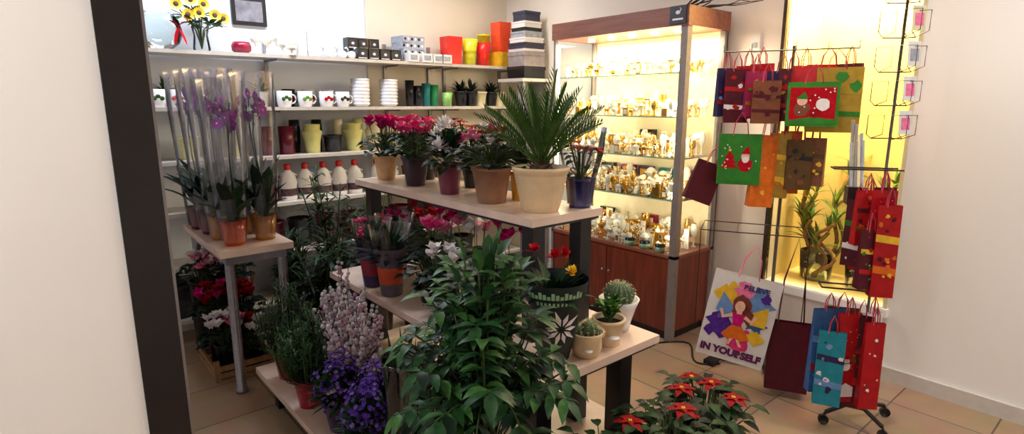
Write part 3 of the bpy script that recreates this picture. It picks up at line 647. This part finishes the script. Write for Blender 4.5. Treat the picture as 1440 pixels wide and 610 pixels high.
for i,(y,m_,zz) in enumerate(((2.15,RDS,.91),(2.32,mat('teal_glaze'),.91),(2.5,BLKC,1.17),(2.66,RDS,.91),(2.85,BLKC,.565),(2.45,RDS,.565),(2.5,mat('purple_sleeve_print'),.91),(2.85,BLKC,.91))):
    b=MB(); b.box((-.02,-.06,0),(.02,.06,.15),m_); b.box((-.022,-.04,.02),(-.02,.04,.13),WPL if i%2 else GOLD); b.sphere((-.022,0,.075),.022,RED if i%3 else BLKC,(.1,1,1.2),6); b.obj('jewelry_gift_box',(3.36,y,zz))
for y in (2.1,2.22,2.34):
    b=MB(); b.lathe([(.001,0),(.03,0),(.033,.035),(.001,.036)],mat('glass_edge_green'),n=12); b.lathe([(.034,.036),(.034,.05),(.001,.052)],BLKC,n=12); b.obj('small_jar',(3.0,y,.565))
R.seed(111); b=MB()
for i in range(9):
    p=Vector((3.2,2.2,.0)); d=Vector((R.uniform(-.2,.2),-1,R.uniform(.0,.5))).normalized(); pts=[p.copy()]
    for k in range(8): p=p+d*.07; d=(d+rdir(-60,50)*.3).normalized(); p.x=min(p.x,3.4); p.z=max(p.z,.01); pts.append(p.copy())
    b.tube(pts,[.006*(1-k/10) for k in range(9)],BARK,5)
b.obj('decorative_dry_branches',(0,0,2.055))
b=MB(); b.box((-.02,-.03,-.05),(0,.03,.05),WPL); b.box((-.024,-.015,-.03),(-.02,.015,.0),PB); b.obj('wall_switch_box',(3.45,1.80,1.86))
b=MB(); b.tube([(2.9+.12*math.sin(t*1.3)+.05*t*.3,2.0-.09*t,.006) for t in [i*.35 for i in range(14)]],.005,BLK,6); b.box((2.86,1.6,0),(2.93,1.66,.03),BLK); b.obj('power_cable')
# ------------------------------------------------------------------ plants in niche
BG=mat('lucky_bamboo_green',(120,130,50),.4,.3,30); BRN=mat('curly_willow_brown',(150,110,60),.6,.3,30)
def nicheplant(name,x,y,ns,hmax,seed):
    R.seed(seed); b=MB(); b.lathe([(.001,0),(.09,0),(.1,.18),(.094,.18),(.085,.01)],GLS,n=24)
    for i in range(ns):
        a=R.uniform(0,6.3); hh=R.uniform(.4,1)*hmax; amp=R.uniform(.02,.06)
        pts=[(.05*math.cos(a)*(1+t)+amp*math.sin(t*9+a)*.6,.07*math.sin(a)*(1+t)+amp*math.cos(t*9)-amp,.02+hh*t) for t in [j/14 for j in range(15)]]
        b.tube(pts,.012,BG if i%2 else BRN,8)
        for k in range(14):
            d=rdir(20,80); d.x*=.5; b.leaf(pts[-1 if k<7 else 9],d,R.uniform(.10,.18),.022,G4 if k%2 else BG,1.1,5,.2,'lance')
    b.obj(name,(x,y,NZ0))
nicheplant('lucky_bamboo_arrangement',3.75,1.44,9,.72,120); nicheplant('lucky_bamboo_arrangement',3.75,1.17,8,.62,121)
# ------------------------------------------------------------------ gift bags and racks
def blob(b,cx,cz,r,m,y,n=14,irr=.25,sx=1,sz=1):
    b.poly([(cx+r*sx*(1+R.uniform(-irr,irr))*math.cos(-i*math.tau/n),y,cz+r*sz*(1+R.uniform(-irr,irr))*math.sin(-i*math.tau/n)) for i in range(n)][::-1],m)
HC=mat('handle_cord',(180,60,80),.7)
def giftbag(b,x,y,zt,w,h,m,d=.05,yaw=0,tilt=0,hl=.12,cord=None,deco=None,gap=.35):
    k=len(b.v); mt=Matrix.Translation((x,y,zt+hl))@Matrix.Rotation(yaw,4,'Z')@Matrix.Rotation(tilt,4,'Y')
    def P(a,c,e): return tuple(mt@Vector((a,c,e-hl)))
    W=w/2; D=d/2; s=.35
    b.v+=[P(-W,-D,-h),P(W,-D,-h),P(W,D,-h),P(-W,D,-h),P(-W*.99,-D*s,0),P(W*.99,-D*s,0),P(W*.99,D*s,0),P(-W*.99,D*s,0),P(W*.97,0,-h*.3),P(-W*.97,0,-h*.3),P(W*.93,0,0),P(-W*.93,0,0)]
    for q_ in ((0,1,2,3),(0,4,5,1),(2,6,7,3),(1,5,10,8),(2,8,10,6),(1,8,2),(3,7,11,9),(0,9,11,4),(0,3,9)): b.face([k+i for i in q_],m,False)
    cm=cord or HC
    for sy in (-D*s,D*s): b.tube([P(-W*gap,sy,-.01),P(-W*gap*.8,sy,hl*.5),P(0,0,hl),P(W*gap*.8,sy,hl*.5),P(W*gap,sy,-.01)],.0025,cm,5)
    if deco:
        kk=len(b.v); deco(b,w,h)
        for i in range(kk,len(b.v)):
            vx,vy,vz=b.v[i]; t=-vz/h; b.v[i]=P(vx,-(D*s+(D-D*s)*t)+vy,vz)
def cm_(n,c): return mat(n,c,.45,.15,30,spec=.3)
SKN=cm_('skin_print',(240,190,170)); SKY=cm_('sky_print',(110,150,210)); BTL=cm_('bag_turquoise',(30,140,165))
BGR=cm_('bag_green',(46,128,40)); BRD=cm_('bag_red',(176,18,28)); BMR=cm_('bag_maroon',(84,14,34)); BBR=cm_('bag_brown',(124,74,50)); BNV=cm_('bag_navy',(44,38,84))
BOR=cm_('bag_orange',(224,112,30)); BYE=cm_('bag_olive_yellow',(168,136,44)); BGD=cm_('bag_dark_gold',(92,66,34)); BMG=cm_('bag_magenta',(156,32,80)); BBL=cm_('bag_blue',(54,98,156))
def tree(b,cx,cz,s,m,y):
    for i in range(3):
        w_=s*(.5-.1*i); z0=cz-s*.5+i*s*.28; b.poly([(cx-w_,y-.0003*i,z0),(cx+w_,y-.0003*i,z0),(cx,y-.0003*i,z0+s*.45)],m)
    for i in range(5): blob(b,cx+R.uniform(-.25,.25)*s,cz+R.uniform(-.45,.2)*s,s*.05,YEL if i%2 else RED,y-.0015,6,.05)
    blob(b,cx,cz+s*.55,s*.09,YEL,y-.0015,5,.1)
def snowman(b,cx,cz,s,y):
    blob(b,cx,cz-s*.3,s*.34,WHT,y,16,.03); blob(b,cx,cz+s*.15,s*.24,WHT,y-.0005,16,.03)
    b.poly([(cx-s*.25,y-.001,cz+s*.3),(cx+s*.24,y-.001,cz+s*.28),(cx+s*.12,y-.001,cz+s*.62)],RED); b.poly([(cx-s*.2,y-.001,cz-s*.08),(cx+s*.22,y-.001,cz-s*.08),(cx+s*.2,y-.001,cz+.0*s),(cx-s*.2,y-.001,cz)],BGR)
    for q_ in (-.08,.08): blob(b,cx+q_*s,cz+s*.2,s*.03,BLKC,y-.0015,6,0)
    b.poly([(cx,y-.0015,cz+.1*s),(cx+.16*s,y-.0015,cz+.13*s),(cx,y-.0015,cz+.16*s)],BOR)
def d_xmas(kind,bg2=None):
    def f(b,w,h):
        b.poly([(-w*.44,-.0012,-h*.94),(w*.44,-.0012,-h*.94),(w*.44,-.0012,-h*.12),(-w*.44,-.0012,-h*.12)],bg2 or RED)
        b.poly([(-w*.44,-.0018,-h*.94),(w*.44,-.0018,-h*.94),(w*.44,-.0018,-h*.84),(0,-.0018,-h*.78),(-w*.44,-.0018,-h*.86)],WHT if kind=='s' else BGR)
        if kind=='s': snowman(b,-w*.05,-h*.55,min(w,h)*.6,-.0024); tree(b,w*.28,-h*.5,w*.26,BGR,-.0024)
        elif kind=='t':
            tree(b,-w*.22,-h*.5,min(w,h)*.42,RED,-.0024); blob(b,w*.14,-h*.6,w*.17,RED,-.0024,12,.1); blob(b,w*.14,-h*.44,w*.1,SKN,-.0026,12,.05); blob(b,w*.14,-h*.5,w*.08,WHT,-.0028,10,.15)
            b.poly([(w*.03,-.003,-h*.39),(w*.25,-.003,-h*.39),(w*.2,-.003,-h*.22)],RED)
        else:
            blob(b,w*.2,-h*.5,w*.13,WHT,-.0024,12,.1); blob(b,-w*.2,-h*.6,w*.16,BBR,-.0024,12,.1); blob(b,-w*.2,-h*.42,w*.1,SKN,-.0026,12,.05)
            b.poly([(-w*.33,-.003,-h*.38),(-w*.09,-.003,-h*.38),(-w*.16,-.003,-h*.22)],BGR); blob(b,w*.05,-h*.7,w*.1,DRED,-.0028,10,.3)
        for i in range(12): blob(b,R.uniform(-.42,.42)*w,-h*R.uniform(.15,.7),w*.018,WHT,-.0042,6,.1)
    return f
def d_busy(*ms):
    def f(b,w,h):
        for i in range(5):
            z0=-h*(.12+.17*i); m_=ms[i%len(ms)]
            if i%2: b.poly([(-w*.5,-.0012,z0-h*.1),(w*.5,-.0012,z0-h*.13),(w*.5,-.0012,z0-h*.05),(-w*.5,-.0012,z0-h*.02)],m_)
        for i in range(12): blob(b,R.uniform(-.38,.38)*w,-h*R.uniform(.1,.9),w*R.uniform(.04,.12),ms[i%len(ms)],-.0018-.0002*i,9,.35)
    return f
PHI=math.radians(-63)
ROOT=bpy.data.objects.new('gift_bag_display',None); bpy.context.collection.objects.link(ROOT); ROOT.location=(2.96,1.34,0); ROOT.rotation_euler=(0,0,PHI)
b=MB()
b.tube([(0,.12,.02),(0,.12,1.79)],.009,WIRE,8)
for s in (-1,1): b.tube([(s*.28,.12,.02),(0,.12,.02)],.01,WIRE,6); b.tube([(0,.12+s*.1,.02),(0,.12,.02)],.01,WIRE,6)
b.tube([(-.33,.12,1.77),(.27,.12,1.77)],.003,WIRE)
b.tube([(-.33,-.05,1.755),(.27,-.05,1.755)],.003,WIRE)
for x in (-.33,-.2,0,.14,.27): b.tube([(x,.13,1.77),(x,-.05,1.755),(x,-.05,1.79)],.0025,WIRE)
b.tube([(-.33,.02,1.46),(.18,.02,1.46)],.003,WIRE); b.tube([(0,.12,1.46),(0,.02,1.46)],.004,WIRE)
b.tube([(-.38,-.12,.84),(.14,-.12,.84),(.14,.14,.84),(-.38,.14,.84),(-.38,-.12,.84)],.003,WIRE)
b.tube([(-.2,-.12,.84),(-.2,.14,.84)],.002,WIRE,4); b.tube([(0,-.12,.84),(0,.14,.84)],.002,WIRE,4)
b.tube([(-.38,-.12,.84),(-.38,-.1,.3)],.0025,WIRE); b.tube([(.14,-.12,.84),(.14,-.1,.02)],.0025,WIRE)
b.obj('wire_rack',parent=ROOT)
R.seed(130)
def bagobj(name,par,*a,**k_):
    b=MB(); giftbag(b,*a,**k_); return b.obj(name,parent=par)
BG_=[(-.31,.04,1.68,.11,.25,BNV,.05,.5,d_busy(BRD,BNV,SKY)),(-.26,.0,1.67,.12,.27,BMR,.05,.2,d_busy(WHT,BRD,BNV)),(-.21,.03,1.69,.12,.25,BRD,.05,-.3,d_busy(BMR,BRD)),(-.17,-.02,1.66,.10,.23,BMG,.05,.35,d_busy(GOLD,BRD,BGR)),(-.145,.06,1.70,.12,.28,BRD,.05,-.4,None),
 (-.115,-.07,1.61,.13,.21,BBR,.05,.1,d_busy(BBR,BMR)),(-.05,.02,1.66,.14,.24,BNV,.05,0,d_busy(MAG,BRD)),(.0,-.01,1.67,.13,.26,BMR,.05,-.2,d_busy(BYE,BRD)),(.09,-.11,1.60,.225,.21,BGR,.05,-.05,d_xmas('c')),(.05,-.04,1.68,.12,.2,BRD,.05,.5,None),
 (.19,-.02,1.67,.23,.31,BYE,.06,-.1,d_busy(BGR,BYE,BYE)),(.25,.04,1.69,.12,.31,BMR,.05,-.6,d_busy(BRD,BNV)),(.16,.07,1.69,.2,.26,BRD,.05,.1,None)]
for t in BG_: bagobj('gift_bag',ROOT,t[0],t[1],t[2],t[3],t[4],t[5],t[6],yaw=t[7],hl=.085,deco=t[8])
BG2=[(-.22,-.06,1.345,.21,.26,BGR,0.05,.05,d_xmas('t',BGR),0),(-.32,0,1.18,.15,.22,BMR,.05,.4,None,.35),(-.09,-.03,1.34,.12,.37,BOR,.05,.4,d_busy(YEL,BOR),.05),(-.03,-.01,1.35,.1,.33,BYE,.05,-.2,d_busy(BOR,YEL),0),(.06,-.03,1.32,.12,.25,BGD,.05,.2,d_busy(BGD,BLKC,BBR),0),(.13,-.01,1.33,.10,.24,BBR,.05,-.3,d_busy(YEL,BGD),0),(.02,.03,1.36,.1,.32,BOR,.05,.1,None,0)]
for t in BG2: bagobj('gift_bag',ROOT,t[0],t[1],t[2],t[3],t[4],t[5],t[6],yaw=t[7],hl=.11,deco=t[8],tilt=t[9])
def d_poster(b,w,h):
    R.seed(5)
    def pl(pts,m_,y): b.poly([(x*w,y,z*h) for x,z in pts],m_)
    for (cx,cz,r,m_,l) in ((-.22,-.26,.17,YEL,0),(.2,-.28,.2,SKY,1),(.26,-.5,.13,BBL,2),(-.26,-.62,.17,PUR,1),(.1,-.72,.15,ROSE,2),(-.22,-.44,.13,LAV,3),(.3,-.66,.1,YEL,3),(-.02,-.16,.12,PNK,4),(.32,-.2,.07,PUR,5)):
        blob(b,cx*w,cz*h,r*w*1.1,m_,-.002-.0004*l,20,.4)
    HR=mat('hair_print',(120,50,36),.5); D=-.006
    pl([(-.3,-.22),(-.06,-.4),(-.1,-.5),(-.36,-.44)],SKY,D); pl([(.38,-.28),(.08,-.42),(.12,-.52),(.4,-.52)],YEL,D)
    blob(b,.0*w,-.34*h,.14*w,HR,D-.0004,18,.15,1,1.3); pl([(.04,-.3),(.2,-.4),(.16,-.56),(.02,-.44)],HR,D-.0004)
    blob(b,-.02*w,-.345*h,.075*w,SKN,D-.0008,14,.04,1,1.25)
    pl([(-.05,-.40),(.03,-.40),(.03,-.44),(-.05,-.44)],SKN,D-.0009)
    pl([(-.11,-.43),(.09,-.43),(.06,-.55),(.08,-.58),(-.08,-.58),(-.07,-.54)],MAG,D-.001)
    pl([(-.08,-.57),(.08,-.57),(.22,-.70),(.1,-.74),(.02,-.71),(-.08,-.75),(-.2,-.70)],BOR,D-.0012)
    pl([(-.11,-.43),(-.09,-.47),(-.24,-.52),(-.3,-.42),(-.26,-.41),(-.22,-.48)],SKN,D-.0013); pl([(.09,-.43),(.07,-.47),(.2,-.51),(.26,-.42),(.22,-.41),(.18,-.47)],SKN,D-.0013)
    pl([(-.06,-.73),(-.01,-.72),(-.05,-.80),(-.1,-.80)],SKN,D-.0013); pl([(.03,-.72),(.08,-.73),(.14,-.80),(.09,-.80)],SKN,D-.0013)
wb=bagobj('printed_white_gift_bag',None,0,0,.49,.33,.46,WPL,.09,hl=.17,cord=mat('pink_ribbon',(236,120,160),.5),deco=d_poster,gap=.3)
c,s=math.cos(PHI),math.sin(PHI)
lx,ly=-.20,-.21
wb.location=(2.96+c*lx-s*ly,1.34+s*lx+c*ly,.15); wb.rotation_euler=(0,math.radians(9),PHI)
TM=mat('print_text_purple',(100,20,90),.5)
def text(body,par,loc,size,m,ex=.001,off=.003):
    cu=bpy.data.curves.new('lettering','FONT'); cu.body=body; cu.size=size; cu.extrude=ex; cu.align_x='CENTER'; cu.offset=off
    cu.materials.append(m); o=bpy.data.objects.new('lettering',cu); bpy.context.collection.objects.link(o); o.parent=par; o.location=loc; o.rotation_euler=(math.radians(90-3),0,0)
text('IN YOURSELF',wb,(0,-.046,.062),.05,TM); text('BELIEVE',wb,(.05,-.024,.425),.036,mat('print_text_navy',(50,50,120),.5),off=.0015)
bagobj('maroon_tote_bag',ROOT,.09,-.15,.40,.20,.36,BMR,.1,hl=.44,cord=BMR,gap=.6)
RT2=bpy.data.objects.new('card_and_bag_carousel',None); bpy.context.collection.objects.link(RT2); RT2.location=(2.885,.84,0); RT2.rotation_euler=(0,0,math.radians(-58))
b=MB(); b.tube([(-.02,.0,.08),(-.02,0,1.98)],.006,WIRE,8)
for s in (0,1,2,3):
    a=s*math.pi/2+.5; b.tube([(-.02,0,.1),(-.02+.16*math.cos(a),.16*math.sin(a),.06)],.01,WIRE); b.tube([(-.02+.17*math.cos(a),.17*math.sin(a)-.01,.024),(-.02+.17*math.cos(a),.17*math.sin(a)+.01,.024)],.023,BLK,12); b.tube([(-.02+.17*math.cos(a),.17*math.sin(a),.045),(-.02+.16*math.cos(a),.16*math.sin(a),.062)],.006,WIRE,6)
for zz in (1.35,1.49,1.63,1.77,1.91):
    for (sx,sy) in ((-.10,-.02),(-.03,-.08),(.02,-.02)):
        b.tube([(sx,sy,zz),(sx-.03,sy-.05,zz+.02),(sx-.03,sy-.05,zz+.10),(sx+.03,sy-.05,zz+.10),(sx+.03,sy-.05,zz+.02),(sx,sy,zz)],.002,WIRE,4)
        b.tube([(-.02,0,zz),(sx,sy,zz)],.0025,WIRE,4)
for zz in (1.22,.68): b.tube([(-.24,-.1,zz),(.02,-.1,zz)],.004,WIRE); b.tube([(-.24,-.02,zz),(.02,-.02,zz)],.004,WIRE); b.tube([(-.02,0,zz),(-.02,-.1,zz)],.004,WIRE); b.tube([(-.24,-.1,zz),(-.24,-.02,zz)],.004,WIRE)
b.obj('wire_carousel',parent=RT2)
b=MB(); R.seed(140)
for zz in (1.35,1.49,1.63,1.77,1.91):
    mt=Matrix.Translation((.01,-.075,zz+.02))@Matrix.Rotation(.5,4,'Z')@Matrix.Rotation(-.1,4,'X'); m_=R.choice([WPL,CRM,WPL,HC])
    b.box((-.03,-.003,0),(.03,.0,.1),m_,mt); b.box((-.02,-.004,.02),(.02,-.003,.07),R.choice([PNK,SKY,PB]),mt)
b.obj('greeting_cards',parent=RT2)
R.seed(141)
for (x,y,zt,w,h,m_,yw,dc) in ((-.10,-.10,1.13,.10,.24,BRD,.3,d_busy(GOLD,BMR,BRD)),(-.05,-.14,1.14,.09,.26,BRD,-.1,d_xmas('s')),(-.03,-.06,1.14,.09,.3,BMR,.2,d_busy(GOLD,BNV,BRD)),(-.07,-.02,1.1,.12,.34,BRD,.5,None),(-.12,-.05,1.08,.09,.3,BMR,-.4,d_busy(WHT,BGR,BRD)),(-.03,-.16,1.08,.09,.40,BRD,.1,d_busy(BOR,YEL,BMR)),(-.09,-.16,.97,.08,.26,BMR,.3,d_busy(BRD,YEL,BGR)),
  (-.20,-.11,.585,.14,.40,BBL,.3,d_busy(BRD,SKY,WHT)),(-.19,-.17,.5,.11,.35,BTL,-.1,d_busy(SKY,BNV,WHT)),(-.12,-.13,.58,.10,.42,BRD,.35,d_xmas('s',BRD)),(-.07,-.12,.57,.10,.44,BMR,-.2,d_busy(BMR,BRD)),(-.03,-.17,.56,.08,.40,BRD,.2,d_busy(WHT,BRD)),(-.02,-.09,.58,.08,.44,WPL,.5,d_busy(BTL,WHT,BRD)),(-.13,-.03,.57,.14,.36,BGD,0,None)):
    bagobj('gift_bag',RT2,x,y,zt,w,h,m_,.045,yaw=yw,hl=.075,deco=dc,gap=.3)
b=MB()
for i in range(7):
    x=-.14+.014*(i%4); b.tube([(x,.02+.02*(i//4),1.10),(x+R.uniform(-.03,-.01),.02,1.10+R.uniform(.22,.34))],.007,[PB,POST,CRM][i%3],8)
b.box((-.16,-.01,1.05),(-.08,.06,1.13),WIRE)
b.tube([(-.1,0,1.09),(-.02,0,1.09)],.004,WIRE)
b.obj('wrapping_paper_rolls',parent=RT2)
# ------------------------------------------------------------------ lights
FX=mat('lamp_housing',(230,230,235),.4); TUBE=mat('lamp_diffuser',(255,252,245),.5,0,emit=3)
def lamp(x,y,w,l,power,col,name='ceiling_lamp_or_fill'):
    b=MB(); b.box((-w/2,-l/2,-.05),(w/2,l/2,0),FX); b.box((-w/2+.02,-l/2+.02,-.055),(w/2-.02,l/2-.02,-.05),TUBE); o=b.obj(name,(x,y,H))
    ld=bpy.data.lights.new('lamp_or_fill_light','AREA'); ld.shape='RECTANGLE'; ld.size=w; ld.size_y=l; ld.energy=power; ld.color=col
    lo=bpy.data.objects.new('lamp_or_fill_light',ld); bpy.context.collection.objects.link(lo); lo.parent=o; lo.location=(0,0,-.07)
lamp(1.1,3.55,1.2,.2,30,(.80,.88,1)); lamp(2.5,3.5,.9,.2,11,(1,.90,.78)); lamp(2.3,1.2,.3,.9,8,(1,.86,.74)); lamp(-.8,.75,.7,.3,20,(1,.97,.96)); lamp(3.0,-.3,.3,.9,17,(1,.93,.86))  # last two are added fills, brightening the partition and the right wall with its bags
def area(name,loc,rot,sx,sy,p,col):
    ld=bpy.data.lights.new(name,'AREA'); ld.shape='RECTANGLE'; ld.size=sx; ld.size_y=sy; ld.energy=p; ld.color=col
    lo=bpy.data.objects.new(name,ld); bpy.context.collection.objects.link(lo); lo.location=loc; lo.rotation_euler=rot
area('cabinet_spot_light',(3.14,2.51,1.92),(0,0,0),.2,.95,34,(1,.85,.58))
area('cabinet_strip_light',(3.01,2.03,1.25),(0,math.radians(-90),math.radians(35)),1.2,.02,7,(1,.86,.6))
area('cabinet_strip_light',(3.01,3.0,1.25),(0,math.radians(-90),math.radians(-35)),1.2,.02,7,(1,.86,.6))
area('niche_light',(3.7,1.3,2.46),(0,0,0),.25,.5,38,(1,.86,.58))
w=bpy.data.worlds.new('World'); bpy.context.scene.world=w; w.use_nodes=True; w.node_tree.nodes['Background'].inputs[0].default_value=(.5,.5,.6,1); w.node_tree.nodes['Background'].inputs[1].default_value=.3
# ------------------------------------------------------------------ camera
cd=bpy.data.cameras.new('camera'); cd.lens=20; cd.sensor_width=36; cd.clip_start=.05
co=bpy.data.objects.new('camera',cd); bpy.context.collection.objects.link(co); co.location=(0,0,1.5)
co.rotation_euler=(math.radians(90-11.3),0,math.radians(-40)); bpy.context.scene.camera=co
bpy.context.scene.view_settings.view_transform='Standard'
